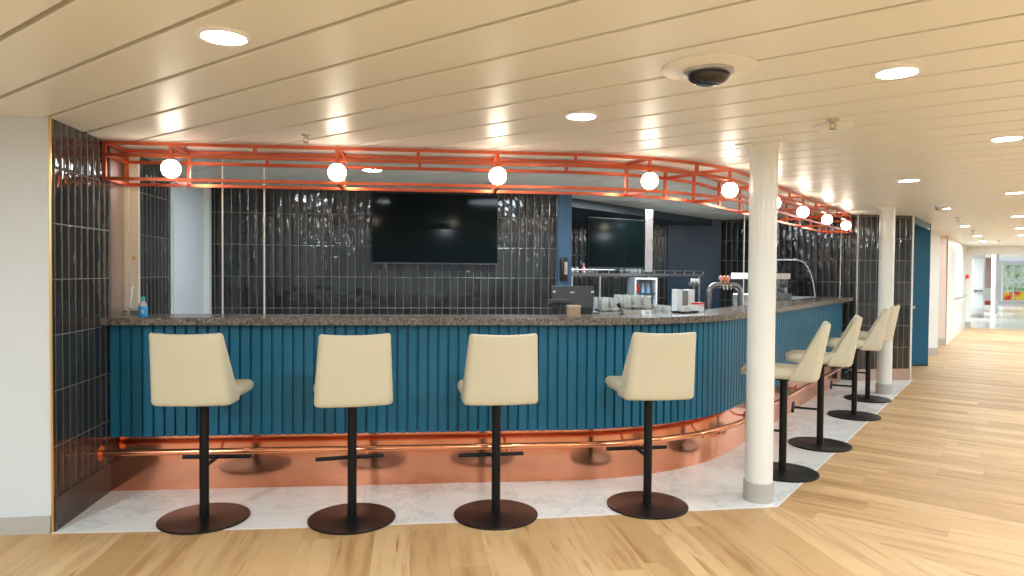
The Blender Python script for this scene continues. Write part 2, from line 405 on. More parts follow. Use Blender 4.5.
# beyond the portal
def far_rect(name, m, px0, px1, dep, z0, z1, th=.1, dz=0.):
    a = atd(px0, 275, dep); c = atd(px1, 275, dep + dz); dirv = (c-a); dirv.z = 0; nn = Vector((-dirv.y, dirv.x, 0)).normalized()*th
    b = MB(); b.prism([(a.x, a.y), (c.x, c.y), (c.x+nn.x, c.y+nn.y), (a.x+nn.x, a.y+nn.y)], z0, z1); return b.build(name, m)
struct(far_rect('ceiling_far', M['ceiling_far'], 900, 1300, 18.6, 2.12, 2.2, 30.))
struct(far_rect('wall_far_left', M['corridor_wall'], 930, 983.5, 22., 0, 2.12, .2))
struct(far_rect('baseboard_far', M['grey_skirt'], 972, 983.6, 21.95, 0, .09, .04))
struct(far_rect('wall_far_end', M['corridor_wall'], 940, 1120, 35., 0, 2.12, .2))
struct(far_rect('trim_7', M['white_paint'], 995.5, 999, 24., 0, 2.12, .2))
struct(far_rect('trim_8', M['white_paint'], 983.2, 985.2, 22., 0, 2.12, .2))

# ------------------------------------------------------------------ the bar
LB = LT
bar = thing('bar_counter', 'long curved bar with blue slatted front and polished copper kick plate', 'bar counter', (P0.x, P0.y, 0))
b = MB(); SL = S_list(0, LB, 28)
prof = []
pitch = .0635; sidx = .004
pts = []
while sidx < LB-.06:
    for ds, dd in ((0, .0), (.004, .0), (.011, .0), (.014, .020), (.0625, .020)):
        pts.append((sidx+ds, dd))
    sidx += pitch
    
ring_lo = [off(s, d, .333) for s, d in pts]; ring_hi = [off(s, d, 1.016) for s, d in pts]
V0 = [b.bm.verts.new(p) for p in ring_lo]; V1 = [b.bm.verts.new(p) for p in ring_hi]
for i in range(len(V0)-1): b.face([V0[i], V0[i+1], V1[i+1], V1[i]])
VB = [b.bm.verts.new(off(s, -.03, .333)) for s, d in pts]
for i in range(len(V0)-1): b.face([V0[i+1], V0[i], VB[i], VB[i+1]])
b.build('front_cladding', M['blue'], bar)
def strip(b, d0, d1, z0, z1, s0=0., s1=None, arc=24):
    A = run(d0, z0, s0, s1, arc); B_ = run(d1, z0, s0, s1, arc)
    rings = [[Vector((p.x, p.y, z0)), Vector((q.x, q.y, z0)), Vector((q.x, q.y, z1)), Vector((p.x, p.y, z1))] for p, q in zip(A, B_)]
    b.loft(rings); return b
strip(MB(), 0., -.012, .001, .34, 0., LB-.05, 30).build('kick_plate', M['copper_sheet'], bar, smooth=True)
strip(MB(), -.03, -.075, .0, 1.015, .002, LB-.06).build('body_panel', M['blue_wall'], bar, smooth=True)
pp = off(LB-.035, .0, 0)
b = MB(); b.post(pp.x, pp.y, 0., 1.015, .035, A2); b.build('end_post', M['steel'], bar)
ZR = .268; DR = .14
fr = MB(); fr.tube([Vector((LX+.002, off(0, DR, ZR).y, ZR))] + run(DR, ZR, .02, LB-.25, 30), .019, 14); fro = fr.build('foot_rail', M['copper'], bar, smooth=True)
fb = MB(); yy = off(0, DR, ZR).y
def disc_x(b, x0, x1, y, z, r, n=24):
    b.loft([[Vector((x, y+r*math.cos(2*PI*j/n), z+r*math.sin(2*PI*j/n))) for j in range(n)] for x in (x0, x1)])
disc_x(fb, LX+.001, LX+.010, yy, ZR, .045); fb.build('wall_flange', M['copper'], fro, smooth=True)
for sb in (.62, 1.55, 2.42, 3.25, 3.95, 4.75, 5.6, 6.4, 7.2):
    if sb > LB-.3: continue
    bb = MB(); p_, n_, a_ = path_at(sb)
    q0 = off(sb, .002, ZR-.06); q1 = off(sb, DR*.55, ZR-.062); q2 = off(sb, DR*.9, ZR-.04); q3 = off(sb, DR, ZR-.012)
    bb.tube([q0, q1, q2, q3], .008, 8)
    tx = Vector((math.cos(a_), math.sin(a_), 0))
    bb.loft([[q0 + Vector((n_.x, n_.y, 0))*d + (tx*math.cos(2*PI*j/16) + Vector((0,0,1))*math.sin(2*PI*j/16))*.032 for j in range(16)] for d in (0., .006)])
    bb.build('rail_bracket', M['copper'], fro, smooth=True)
world_parts(bar)
for c in list(fro.children) if False else []: pass

tp = thing('stone_worktop', 'brown speckled stone worktop running round the curve of the blue bar', 'worktop', (P0.x, P0.y, 1.016))
b = MB(); strip(b, .115, -.27, 1.017, 1.062, .003, LB+.16, 30); b.build('stone_slab', M['stone'], tp, smooth=True, bevel=.004)
world_parts(tp)
wt = thing('back_worktop', 'stainless worktop behind the raised stone bar top', 'worktop', (0, 5, 0))
strip(MB(), -.305, -.90, .90, .93, .34, LB-.30).build('work_surface', M['steel'], wt, smooth=True)
strip(MB(), -.32, -.84, .10, .90, .36, LB-.32).build('cabinet_body', M['grey_plastic'], wt, smooth=True)
strip(MB(), -.36, -.78, .0, .10, .38, LB-.34).build('plinth', M['black_plastic'], wt, smooth=True)
world_parts(wt)
ZW = .93

# ------------------------------------------------------------------ copper truss above the bar
DO, DI = .09, -.195; ZT, ZS, ZB = 2.092, 2.022, 1.882; W_ = .019
S0 = .012; S1 = LB+.02
tr = thing('copper_light_frame', 'long copper box frame hung under the ceiling, following the bar', 'light frame', (P0.x, P0.y, ZB))
for d in (DO, DI):
    for z in (ZT, ZS, ZB):
        MB().bar(run(d, z, S0, S1, 24), W_).build('rail', M['copper_frame'], tr)
def near_s(x, y):
    return min((((path_at(LT*i/2000)[0]-Vector((x, y))).length, LT*i/2000) for i in range(2001)))[1]
GL = [(-1.41, 4.33), (-.45, 4.28), (.53, 4.22), (1.52, 4.22), (2.215, 4.53), (2.88, 5.17), (3.545, 5.85), (4.21, 6.48), (4.88, 7.16)]
gs = [near_s(x, y) for x, y in GL]
def s_at_px(px, d, z):
    return min((abs(512+FPX*(q-CAM).dot(RT)/(q-CAM).dot(FW)-px), x) for x, q in ((LT*1.05*i/2500, off(LT*1.05*i/2500, d, z)) for i in range(2501)))[1]
gs = [s_at_px(px, DO, 1.955) for px in (171, 337, 498, 649.5, 730, 774, 803, 827, 846)]
0 and print('globe spacing', [round(b-a, 3) for a, b in zip(gs, gs[1:])], LT)
def vpost(b, s, d, z0, z1):
    p, n, a = path_at(s); q = p+n*d; b.box((q.x-W_/2, q.y-W_/2, z0), (q.x+W_/2, q.y+W_/2, z1), a)
def cross(b, s, z, w=W_): b.bar([off(s, DO-.011, z), off(s, DI+.011, z)], w)
for s in (S0+.012, S1-.012):
    for d in (DO, DI): b = MB(); vpost(b, s, d, ZB, ZT); b.build('upright', M['copper_frame'], tr)
    for z in (ZT, ZS, ZB): b = MB(); cross(b, s, z); b.build('cross_bar', M['copper_frame'], tr)
for s in gs:
    b = MB(); vpost(b, s, DO, ZS, ZT); b.build('upright', M['copper_frame'], tr)
    b = MB(); vpost(b, s, DI, ZB, ZT); b.build('upright', M['copper_frame'], tr)
    for z in (ZT, ZB): b = MB(); cross(b, s, z, .02); b.build('cross_bar', M['copper_frame'], tr)
for i in range(len(gs)-1):
    s = (gs[i]+gs[i+1])/2
    b = MB(); vpost(b, s, DO, ZS, ZT); b.build('upright', M['copper_frame'], tr)
    b = MB(); vpost(b, s, DI, ZS if i < 3 else ZB, ZT); b.build('upright', M['copper_frame'], tr)
    if i >= 3:
        b = MB(); cross(b, s, ZS, .02); b.build('cross_bar', M['copper_frame'], tr)
    b = MB(); h0 = off(s, (DO+DI)/2, 0)
    
world_parts(tr)
ords = ['nearest the tiled side wall', 'second from the tiled side wall', 'third from the tiled side wall',
        'where the frame starts to bend', 'just left of the near white column', 'half hidden behind the near white column',
        'just right of the near white column', 'next to last towards the far column', 'last at its far end']
GR = .0545
for s, od in zip(gs, ords):
    c = off(s, DO, ZB + .0095 + GR + .001)
    g = thing('globe_lamp', 'lit round globe lamp in the copper frame, ' + od, 'lamp', c, 0, 'globe lamps in the copper frame')
    MB().sphere((0, 0, 0), GR).build('opal_globe', M['globe'], g, smooth=True)
    b = MB(); b.lathe([(0, GR-.008), (.022, GR-.008), (.022, GR+.002), (.012, GR+.004), (.012, ZS-.0105-c.z), (0, ZS-.0105-c.z)], n=20); b.build('lamp_cap', M['copper_frame'], g, smooth=True)

# ------------------------------------------------------------------ bar stools
def make_stool(label):
    t = thing('bar_stool', label, 'bar stool', (0,0,0), 0, 'cream bar stools along the bar')
    MB().lathe([(0, 0), (.229, 0), (.233, .003), (.233, .009), (.230, .0115), (.045, .0125), (.030, .017), (0, .017)], n=64).build('base_plate', M['base_black'], t, smooth=True, angle=30)
    MB().lathe([(0, .014), (.0245, .014), (.0245, .63), (.06, .635), (.06, .655), (0, .655)], n=28).build('pole', M['black'], t, smooth=True)
    b = MB(); b.tube([(-.19, .20, .285), (.19, .20, .285)], .0115, 14); fo = b.build('footrest', M['black'], t, smooth=True)
    b = MB(); b.bar([(0, .018, .283), (0, .10, .283), (0, .192, .284)], .014, .016); b.build('footrest_strut', M['black'], t)
    # seat: sections from back to front
    rings = []
    def sec(y, hw, zb, zt, r, cr=.012):
        pts = []
        for cx, cz, a0 in ((hw-r, zb+r, -90), (hw-r, zt-r, 0), (-hw+r, zt-r, 90), (-hw+r, zb+r, 180)):
            for k in range(6):
                a = math.radians(a0 + 90*k/5); pts.append(Vector((cx + r*math.cos(a), y, cz + r*math.sin(a))))
        # soft crown across the top
        for p in pts:
            if p.z > (zb+zt)/2: p.z += cr*(1-(p.x/hw)**2)
        return pts
    for y, hw, zb, zt, r in ((-.190, .168, .640, .690, .02), (-.17, .172, .628, .728, .028), (-.05, .186, .622, .732, .030), (.06, .198, .622, .736, .030), (.17, .203, .624, .738, .030),
                             (.215, .200, .630, .734, .030), (.243, .188, .639, .722, .028), (.258, .170, .652, .706, .018), (.264, .14, .666, .692, .008)):
        rings.append(sec(y, hw, zb+.038, zt-.012, r))
    b = MB(); b.loft(rings); b.build('seat', M['cream'], t, smooth=True, angle=60)
    # wrap-round backrest: U-shaped sections from bottom to top
    def level(v, z, th, ins=0.):
        hw = .202 + (.178-.202)*v - ins; yb = -.205 + (-.272+.205)*v + ins; yf = -.035 + (-.240+.035)*(v**.95) - ins*.6
        r = .045 - .012*v
        r = min(r, max(.012, (yf-yb)*.8))
        o = []
        bulge = .014
        for k in range(4):
            f = k/3; o.append((hw, yf + (yb+r-yf)*f))
        for k in range(1, 7):
            a = math.radians(-90*k/6); o.append((hw-r+r*math.cos(a), yb+r+r*math.sin(a)))
        N = 8
        for k in range(1, N+1):
            x = (hw-r)*(1-2*k/N); o.append((x, yb - bulge*(1-(x/(hw-r))**2)))
        for k in range(1, 7):
            a = math.radians(-90-90*k/6); o.append((-hw+r+r*math.cos(a), yb+r+r*math.sin(a)))
        for k in range(1, 4):
            f = k/3; o.append((-hw, yb+r+(yf-yb-r)*f))
        # inner line by offsetting towards the inside
        inner = []
        n = len(o)
        for i, (x, y) in enumerate(o):
            a = o[max(i-1, 0)]; c = o[min(i+1, n-1)]
            tx, ty = c[0]-a[0], c[1]-a[1]; L = math.hypot(tx, ty) or 1
            nx, ny = ty/L, -tx/L
            inner.append((x + nx*th, y + ny*th))
        return [Vector((x, y, z)) for x, y in o] + [Vector((x, y, z)) for x, y in inner[::-1]]
    lv = []
    Z0, Z1 = .652, 1.035
    for z, ins, th in ((Z0, .010, .016), (Z0+.006, .004, .028), (Z0+.018, 0., .036)): lv.append(level((z-Z0)/(Z1-Z0), z, th, ins))
    for k in range(1, 10):
        z = Z0+.018 + (Z1-.016-Z0-.018)*k/9; lv.append(level((z-Z0)/(Z1-Z0), z, .036, 0.))
    for z, ins, th in ((Z1-.006, .003, .030), (Z1, .011, .014)): lv.append(level(1., z, th, ins))
    # the top edge dips a little in the middle
    for L in lv:
        for p in L:
            v = max(0, (p.z-Z0)/(Z1-Z0)); p.z -= .010*v*v*(1-(p.x/.2)**2)
    b = MB()
    V = [[b.bm.verts.new(p) for p in r] for r in lv]; n = len(V[0])
    for i in range(len(V)-1):
        for j in range(n): b.face([V[i][j], V[i][(j+1)%n], V[i+1][(j+1)%n], V[i+1][j]])
    h = n//2
    for r in (V[0], V[-1]):
        for j in range(h-1): b.face([r[j], r[j+1], r[n-2-j], r[n-1-j]])
    b.build('backrest', M['cream'], t, smooth=True, angle=50)
    return t
stools = [((-1.103, 3.873), -4, 'cream bar stool nearest the tiled side wall'),
          ((-.313, 3.771), 8, 'cream bar stool second from the tiled side wall'),
          ((.470, 3.735), 1, 'cream bar stool third from the tiled side wall, in front of the straight bar'),
          ((1.362, 3.779), 0, 'cream bar stool standing at the bend of the bar, left of the near column'),
          ((2.505, 4.30), 57, 'cream bar stool partly behind the near white column'),
          ((3.205, 4.962), 58, 'cream bar stool second beyond the near white column'),
          ((4.19, 5.948), 56, 'cream bar stool third beyond the near white column'),
          ((4.905, 6.74), 43, 'cream bar stool farthest along, beside the far white column')]
st0 = make_stool(stools[0][2])
for i, ((x, y), r, lb) in enumerate(stools):
    if i == 0: st0.location = (x, y, 0); st0.rotation_euler = (0, 0, math.radians(r))
    else: copy_tree(st0, (x, y, 0), math.radians(r), lb)

# ------------------------------------------------------------------ columns
def column(x, y, label, g):
    t = thing('column', label, 'column', (x, y, 0), 0, 'white round columns')
    MB().lathe([(0, .10), (.079, .10), (.079, ZC-.03), (0, ZC-.03)], n=48).build('shaft', M['white_paint'], t, smooth=True)
    MB().lathe([(0, .0), (.087, 0), (.087, .112), (.079, .114), (0, .114)], n=48).build('foot_band', M['grey_skirt'], t, smooth=True)
    b = MB(); b.lathe([(.0, -.035), (.085, -.035), (.088, -.02), (.088, .0), (0, 0)], c=(0, 0, ZC), n=48); b.build('top_collar', M['ceiling'], t, smooth=True)
    b = MB(); b.box((-.13, -.13, ZC-.008), (.13, .13, ZC+.001), PI/4); b.build('ceiling_plate', M['ceiling'], t)
    return t
column(2.063, 3.80, 'near white round column on the corner of the white floor', 0)
column(5.34, 7.06, 'far white round column behind the last bar stools', 1)

# ------------------------------------------------------------------ downlights and added fill lamps
dl = [(-.606, 2.353, 'large recessed downlight nearest the top left corner'), (.81, 3.241, 'recessed downlight above the middle bar stools'),
      (1.792, 2.333, 'recessed downlight right of the camera dome'), (3.246, 3.346, 'recessed downlight at the right edge, nearest of the right hand row'),
      (3.931, 4.956, 'recessed downlight between the two white columns'), (5.437, 5.505, 'second recessed downlight of the right hand row'),
      (5.979, 6.981, 'recessed downlight beside the small white ceiling dome'), (7.603, 7.646, 'third recessed downlight of the right hand row'),
      (8.397, 9.367, 'recessed downlight beyond the blue door jamb, second before the portal'), (9.533, 9.545, 'fourth recessed downlight of the right hand row'),
      (10.588, 11.523, 'recessed downlight over the middle of the corridor'), (11.193, 11.161, 'fifth recessed downlight of the right hand row'),
      (12.381, 13.31, 'farthest recessed downlight before the portal'), (-.294, 5.238, 'recessed downlight inside the bar, seen through the copper frame')]
proto = None
for x, y, lb in dl:
    if proto is None:
        t = thing('downlight', lb, 'downlight', (x, y, ZC), 0, 'recessed ceiling downlights')
        MB().lathe([(.066, -.002), (.070, -.008), (.084, -.005), (.087, .0), (.066, .0)], n=40).build('trim_ring', M['white_plastic'], t, smooth=True)
        MB().lathe([(0, -.0045), (.067, -.0045), (.067, -.001), (0, -.001)], n=40).build('diffuser', M['lamp'], t, smooth=True)
        proto = t
    else: copy_tree(proto, (x, y, ZC), 0, lb)
for (x, y) in ((-2.6, 1.2), (.6, .6), (3.2, .6), (-1.2, -1.4), (2.0, -1.6), (5.2, 2.2), (5.2, -1.2), (8.0, 4.0), (11.2, 7.4), (-3.8, -2.0), (.9, 5.5), (2.5, 6.7), (3.1, 7.2), (-1.0, 5.6), (13.0, 14.0), (7.2, 3.4), (9.6, 6.0), (12.2, 8.6), (14.6, 11.2), (10.9, 8.9), (13.4, 11.6), (15.4, 13.4)):  # unseen lamps without fittings, added to brighten room, bar and corridor
    L = bpy.data.lights.new('added_fill_lamp', 'AREA'); L.shape = 'DISK'; L.size = .6 if (x, y) in ((.9, 5.5), (2.5, 6.7), (3.1, 7.2)) else .16; L.energy = 22 if (x, y) in ((.9, 5.5), (2.5, 6.7), (3.1, 7.2), (13.0, 14.0)) else 7 if x == -1. else 52; L.color = (.81, .945, 1.05)
    o = bpy.data.objects.new('added_fill_lamp', L); COL.objects.link(o); o.location = (x, y, ZC-.02)
for (x, y) in ((16.5, 19.5), (20., 22.), (17, 26), (24, 26), (22, 30), (26, 32)):  # unseen area lamps brightening the space beyond the portal
    L = bpy.data.lights.new('far_fill_lamp', 'AREA'); L.shape = 'DISK'; L.size = .8; L.energy = 110; L.color = (.95, .98, 1.)
    o = bpy.data.objects.new('far_fill_lamp', L); COL.objects.link(o); o.location = (x, y, 2.09)

# ------------------------------------------------------------------ ceiling fittings
t = thing('dome_camera', 'dark smoked security camera dome on a round cream ceiling plate', 'security camera', (1.085, 2.41, ZC))
MB().lathe([(0, 0), (.172, 0), (.172, -.004), (.160, -.008), (.085, -.011), (0, -.011)], n=56).build('ceiling_plate', M['ceiling'], t, smooth=True)
MB().lathe([(.0, -.010), (.090, -.010), (.090, -.022), (.078, -.026), (0, -.026)], n=48).build('bezel', M['steel'], t, smooth=True)
MB().lathe([(.078, -.024)] + [(.078*math.cos(a*PI/20), -.024-.042*math.sin(a*PI/20)) for a in range(1, 11)], n=48).build('dome', M['smoke'], t, smooth=True)
def sprinkler(x, y, lb, k=1.):
    t = thing('sprinkler_head', lb, 'sprinkler', (x, y, ZC), 0, 'ceiling sprinkler heads')
    MB().lathe([(0, 0), (.030*k, 0), (.028*k, -.006), (.012*k, -.008), (.012*k, -.022), (0, -.022)], n=20).build('body', M['steel'], t, smooth=True)
    b = MB(); b.tube([(-.012*k, 0, -.02), (-.014*k, 0, -.034), (0, 0, -.046*k)], .003, 6); b.tube([(.012*k, 0, -.02), (.014*k, 0, -.034), (0, 0, -.046*k)], .003, 6); b.build('yoke', M['brass'], t)
    MB().lathe([(0, -.046), (.017*k, -.045), (.017*k, -.049), (0, -.05)], n=16).build('deflector', M['steel'], t, smooth=True)
sprinkler(-.584, 3.953, 'small sprinkler head on the ceiling above the copper frame')
sprinkler(2.04, 3.10, 'sprinkler head beside the round flat ceiling cover')
for px, py, lb in ((958, 217, 'sprinkler head on the corridor ceiling beside the small dome'), (973, 230.5, 'sprinkler head on the corridor ceiling, second from the portal'), (999, 240.5, 'sprinkler head hanging closest to the portal')):
    p = onz(px, py, ZC); sprinkler(p.x, p.y, lb, 1.6)
t = tag(MB().lathe([(0, .001), (.095, .001), (.095, -.006), (.085, -.012), (0, -.013)], c=(2.13, 3.23, ZC), n=40).build('ceiling_cover', M['ceiling'], None, smooth=True), 'flat round cream cover plate on the ceiling behind a sprinkler', 'cover plate')
t = thing('ceiling_dome', 'small white dome on the corridor ceiling under a downlight', 'dome', (5.62, 6.62, ZC))
MB().lathe([(0, 0), (.065, 0), (.062, -.02), (0, -.02)], n=28).build('mount', M['white_plastic'], t, smooth=True)
MB().sphere((0, 0, -.02), .048, 20, 12).build('lens', M['steel'], t, smooth=True)

# ------------------------------------------------------------------ televisions
def tv(name, label, c, w, h, rz, tilt=0.):
    t = thing(name, label, 'television', c, rz); t.rotation_euler = (tilt, 0, rz)
    b = MB(); b.box((-w/2, .0, -h/2), (w/2, .035, h/2)); b.build('casing', M['black_plastic'], t, bevel=.004)
    b = MB(); b.box((-w/2+.008, -.003, -h/2+.016), (w/2-.008, .001, h/2-.008)); b.build('screen', M['screen'], t)
    b = MB(); b.box((-w/2, -.004, -h/2), (w/2, .0, -h/2+.010)); b.build('lower_bezel', M['grey_plastic'], t)
    b = MB(); b.box((-w/5, .035, -h/4), (w/5, .085, h/4)); b.build('wall_bracket', M['black_plastic'], t)
    return t
tv('television', 'wide black television mounted on the dark tiled back wall', (.222, BY-.088, 1.745), 1.17, .655, 0)
p = ony(620, 245, 7.02)
tvx = tv('television', 'black television angled in the corner beside the blue column', (p.x, p.y, 1.66), .86, .53, math.radians(24))

# ------------------------------------------------------------------ fittings at the left: shutter post, poles
p = Vector((LX+.046, 4.66, 1.063))
t = thing('shutter_post', 'cream painted shutter post with a handle, standing beside the tiled wall', 'post', (p.x, 4.66, 1.063))
b = MB(); b.box((-.044, -.016, 0), (-.014, .030, ZC-1.063)); b.box((-.014, -.004, 0), (.040, .030, ZC-1.063)); b.build('channel', M['cream_paint'], t, bevel=.003)
b = MB(); b.tube([(.010, -.004, .172), (.010, -.034, .165), (.014, -.044, .13), (.006, -.044, .08), (.002, -.034, .048), (.002, -.004, .042)], .007, 8); b.build('handle', M['white_paint'], t, smooth=True)
b = MB(); b.sphere((.018, -.012, .36), .012, 16, 10); b.build('brass_knob', M['brass'], t, smooth=True)
b = MB(); b.box((-.01, -.016, .008), (.036, -.004, .022)); b.box((-.055, -.036, .012), (-.02, -.0165, .024)); b.build('latch', M['dark_steel'], t)
def pole(px, Y, label, ring=()):
    best = min((abs(512+FPX*(q-CAM).dot(RT)/(q-CAM).dot(FW)-px), i) for i, q in ((i, off(LT*i/1500, -.288, 1.2)) for i in range(1501)))
    p = off(LT*best[1]/1500, -.288, 0); t = thing('thin_pole', label, 'pole', (p.x, p.y, 0), 0, 'thin upright poles behind the bar top')
    MB().tube([(0, 0, 0), (0, 0, ZC)], .0048, 8).build('shaft', M['white_paint'], t, smooth=True)
    MB().lathe([(0, 0), (.015, 0), (.015, .006), (0, .006)], n=16).build('foot', M['steel'], t)
    for z in ring:
        b = MB(); b.tube([(.014+.016*math.cos(2*PI*k/16), 0, z+.03*math.sin(2*PI*k/16)) for k in range(16)], .003, 6, closed=True); b.build('loop', M['white_plastic'], t)
pole(264, 4.66, 'thin pale pole behind the bar top, left of the wide television')
pole(222.5, 4.66, 'thin pale pole behind the bar top beside the white door lining')
pole(743.5, 6.25, 'thin pale pole just left of the near white column')
p = off(s_at_px(840, -.04, 1.2), -.04, 1.0625)
t = thing('thin_pole', 'thin pale pole with small loops near the far end of the bar', 'pole', p, A2, 'thin upright poles behind the bar top')
MB().tube([(0, 0, 0), (0, 0, ZC-1.0625)], .0055, 8).build('shaft', M['white_paint'], t, smooth=True)
MB().lathe([(0, 0), (.016, 0), (.016, .006), (0, .006)], n=16).build('foot', M['steel'], t)
for z in (.18, .50):
    b = MB(); b.tube([(.016+.016*math.cos(2*PI*k/16), 0, z+.03*math.sin(2*PI*k/16)) for k in range(16)], .003, 6, closed=True); b.build('loop', M['white_plastic'], t)
# ------------------------------------------------------------------ things on the bar top and behind it
p = ony(143, 318, 4.42)
t = thing('sanitizer_bottle', 'small blue bottle with a teal cap on the left end of the bar top', 'bottle', (p.x, 4.42, 1.063)); t.scale = (.85, .85, .95)
MB().lathe([(0, 0), (.030, 0), (.032, .006), (.032, .058), (.030, .064), (0, .064)], n=24).build('blue_label', M['bottle_blue'], t, smooth=True)
MB().lathe([(0, .064), (.029, .064), (.028, .078), (.018, .094), (.012, .100), (0, .1)], n=24).build('shoulder', M['tumbler'], t, smooth=True)
MB().lathe([(0, .1), (.014, .1), (.014, .122), (.011, .126), (0, .126)], n=20).build('cap', M['teal'], t, smooth=True)
b = MB(); b.box((.002, -.0335, .02), (.020, -.030, .045)); b.build('label_mark', M['pale_blue'], t)

p = ony(573.5, 312, 4.34)
t = thing('cardboard_box', 'small tan open box on the bar top in front of the till', 'box', (p.x, 4.34, 1.063))
b = MB(); b.box((-.040, -.03, 0), (.040, .03, .066)); b.build('carton', M['card'], t, bevel=.002)
b = MB(); b.box((-.042, -.032, .066), (.042, -.026, .074)); b.box((-.042, .026, .066), (.042, .032, .074)); b.box((-.042, -.026, .066), (-.036, .026, .074)); b.box((.036, -.026, .066), (.042, .026, .074)); b.build('rim', M['card_light'], t)

p = ony(573, 300, 4.98)
t = thing('till', 'dark grey till screen seen from behind on the worktop', 'till', (p.x, 4.98, ZW), math.radians(-6))
b = MB(); b.box((-.13, -.02, 0), (.13, .19, .03)); b.build('base', M['grey_plastic'], t, bevel=.006)
b = MB(); b.prism([(-.05, 0), (.05, 0), (.04, .06), (-.04, .06)], .03, .17); b.build('stand', M['grey_plastic'], t, bevel=.004)
b = MB(); rings = []
for z, hw, y0, y1 in ((.085, .142, -.015, .02), (.16, .150, -.028, .03), (.30, .158, -.012, .055), (.318, .158, .0, .055)):
    rings.append([Vector((-hw, y0, z)), Vector((hw, y0, z)), Vector((hw, y1, z)), Vector((-hw, y1, z))])
b.loft(rings); sc_ = b.build('screen_back', M['grey_plastic'], t, bevel=.004)
b = MB(); b.box((-.024, -.0175, .268), (.010, -.0145, .276)); b.build('maker_mark', M['white_plastic'], sc_)
for x in (-.143, .143): b = MB(); b.box((x-.011, -.018, .27), (x+.011, -.0145, .283)); b.build('sticker', M['paper'], sc_)
b = MB(); b.prism([(-.195, -.11), (-.03, -.11), (-.05, -.03), (-.175, -.03)], .195, .222); b.prism([(-.115, -.085), (-.10, -.085), (-.10, -.06), (-.115, -.06)], .03, .195); b.box((-.16, -.12, .02), (-.06, -.02, .03)); b.build('customer_display', M['grey_plastic'], t, bevel=.003)

p = ony(619, 309, 4.56)
t = thing('gooseneck_microphone', 'small black gooseneck microphone leaning over the bar top', 'microphone', (p.x+.02, 4.56, 1.063))
MB().lathe([(0, 0), (.022, 0), (.020, .006), (0, .008)], n=20).build('base', M['black_plastic'], t, smooth=True)
MB().tube([(0, 0, .006), (-.004, 0, .03), (-.016, 0, .052)], .003, 8).build('stem', M['black_plastic'], t, smooth=True)
MB().tube([(-.014, 0, .048), (-.018, 0, .056), (-.027, 0, .074), (-.030, 0, .08)], [.005, .013, .014, .004], 12).build('head', M['black_plastic'], t, smooth=True)
p = ony(646, 316, 4.44)
t = thing('table_card', 'small folded white card standing on the bar top', 'card', (p.x, 4.44, 1.063), .1)
b = MB(); b.loft([[Vector((x, -.016, 0)), Vector((x, -.0148, 0)), Vector((x, .0, .034)), Vector((x, .0148, 0)), Vector((x, .016, 0)), Vector((x, 0, .037))] for x in (-.036, .036)]); b.build('card_sheet', M['paper'], t)
b = MB(); f0 = .25; f1 = .75
b.loft([[Vector((x, -.016*(1-f)-.0012, .037*f)) for f in (f0, f1)] + [Vector((x, -.016*(1-f)-.0002, .037*f)) for f in (f1, f0)] for x in (-.008, .020)]); b.build('print', M['pale_blue'], t)

# racks of upturned tumblers
def tumbler_mesh():
    b = MB(); b.lathe([(.034, 0), (.0325, .02), (.029, .10), (.028, .104), (0, .104), (0, .096), (.026, .096), (.031, .004), (.034, 0)], n=14); return b
rk = []
def glass_rack(px, Y, nx, ny, z, lb, up=0.):
    p = ony(px, 305, Y); w = nx*.076; d = ny*.076
    t = thing('glass_rack', lb, 'glass rack', (p.x, Y, z), 0, 'plastic racks holding upturned tumblers')
    b = MB(); b.box((-w/2-.004, -d/2-.004, 0), (w/2+.004, d/2+.004, .010+up)); b.build('tray', M['rubber'], t)
    for i in range(nx+1):
        pass
    b = MB()
    for sgn in (-1, 1):
        b.box((-w/2-.004, sgn*(d/2+.002)-.002, up+.03), (w/2+.004, sgn*(d/2+.002)+.002, up+.042)); b.box((sgn*(w/2+.002)-.002, -d/2-.004, up+.03), (sgn*(w/2+.002)+.002, d/2+.004, up+.042))
        for sg2 in (-1, 1): b.post(sgn*(w/2+.001), sg2*(d/2+.001), up+.01, up+.042, .006)
    b.build('rim', M['rubber'], t)
    return [(p.x - w/2 + .038 + .076*i, Y - d/2 + .038 + .076*j, z+up+.0105) for i in range(nx) for j in range(ny)]
spots = []
spots += glass_rack(605, 5.02, 2, 4, ZW, 'left lower rack of upturned tumblers beside the till')
spots += glass_rack(605, 5.02, 2, 4, ZW+.118, 'left upper rack of upturned tumblers beside the till')
spots += glass_rack(632, 5.02, 3, 4, ZW, 'middle lower rack of upturned tumblers')
spots += glass_rack(632, 5.02, 3, 4, ZW+.118, 'middle upper rack of upturned tumblers, tallest of the racks', .02)
spots += glass_rack(659, 5.04, 2, 3, ZW, 'right hand rack of upturned tumblers left of the mugs', .06)
tm = None
for i, q in enumerate(spots):
    # the innermost glasses of the lower tiers cannot be seen at all
    if tm is None:
        tm = tumbler_mesh().build('tumbler', M['tumbler'], None, smooth=True); tm.location = q
        tag(tm, 'upturned clear glass tumbler packed in the racks behind the bar top', 'glass', 'upturned tumblers in the racks')
    else:
        c = tm.copy(); COL.objects.link(c); c.location = q
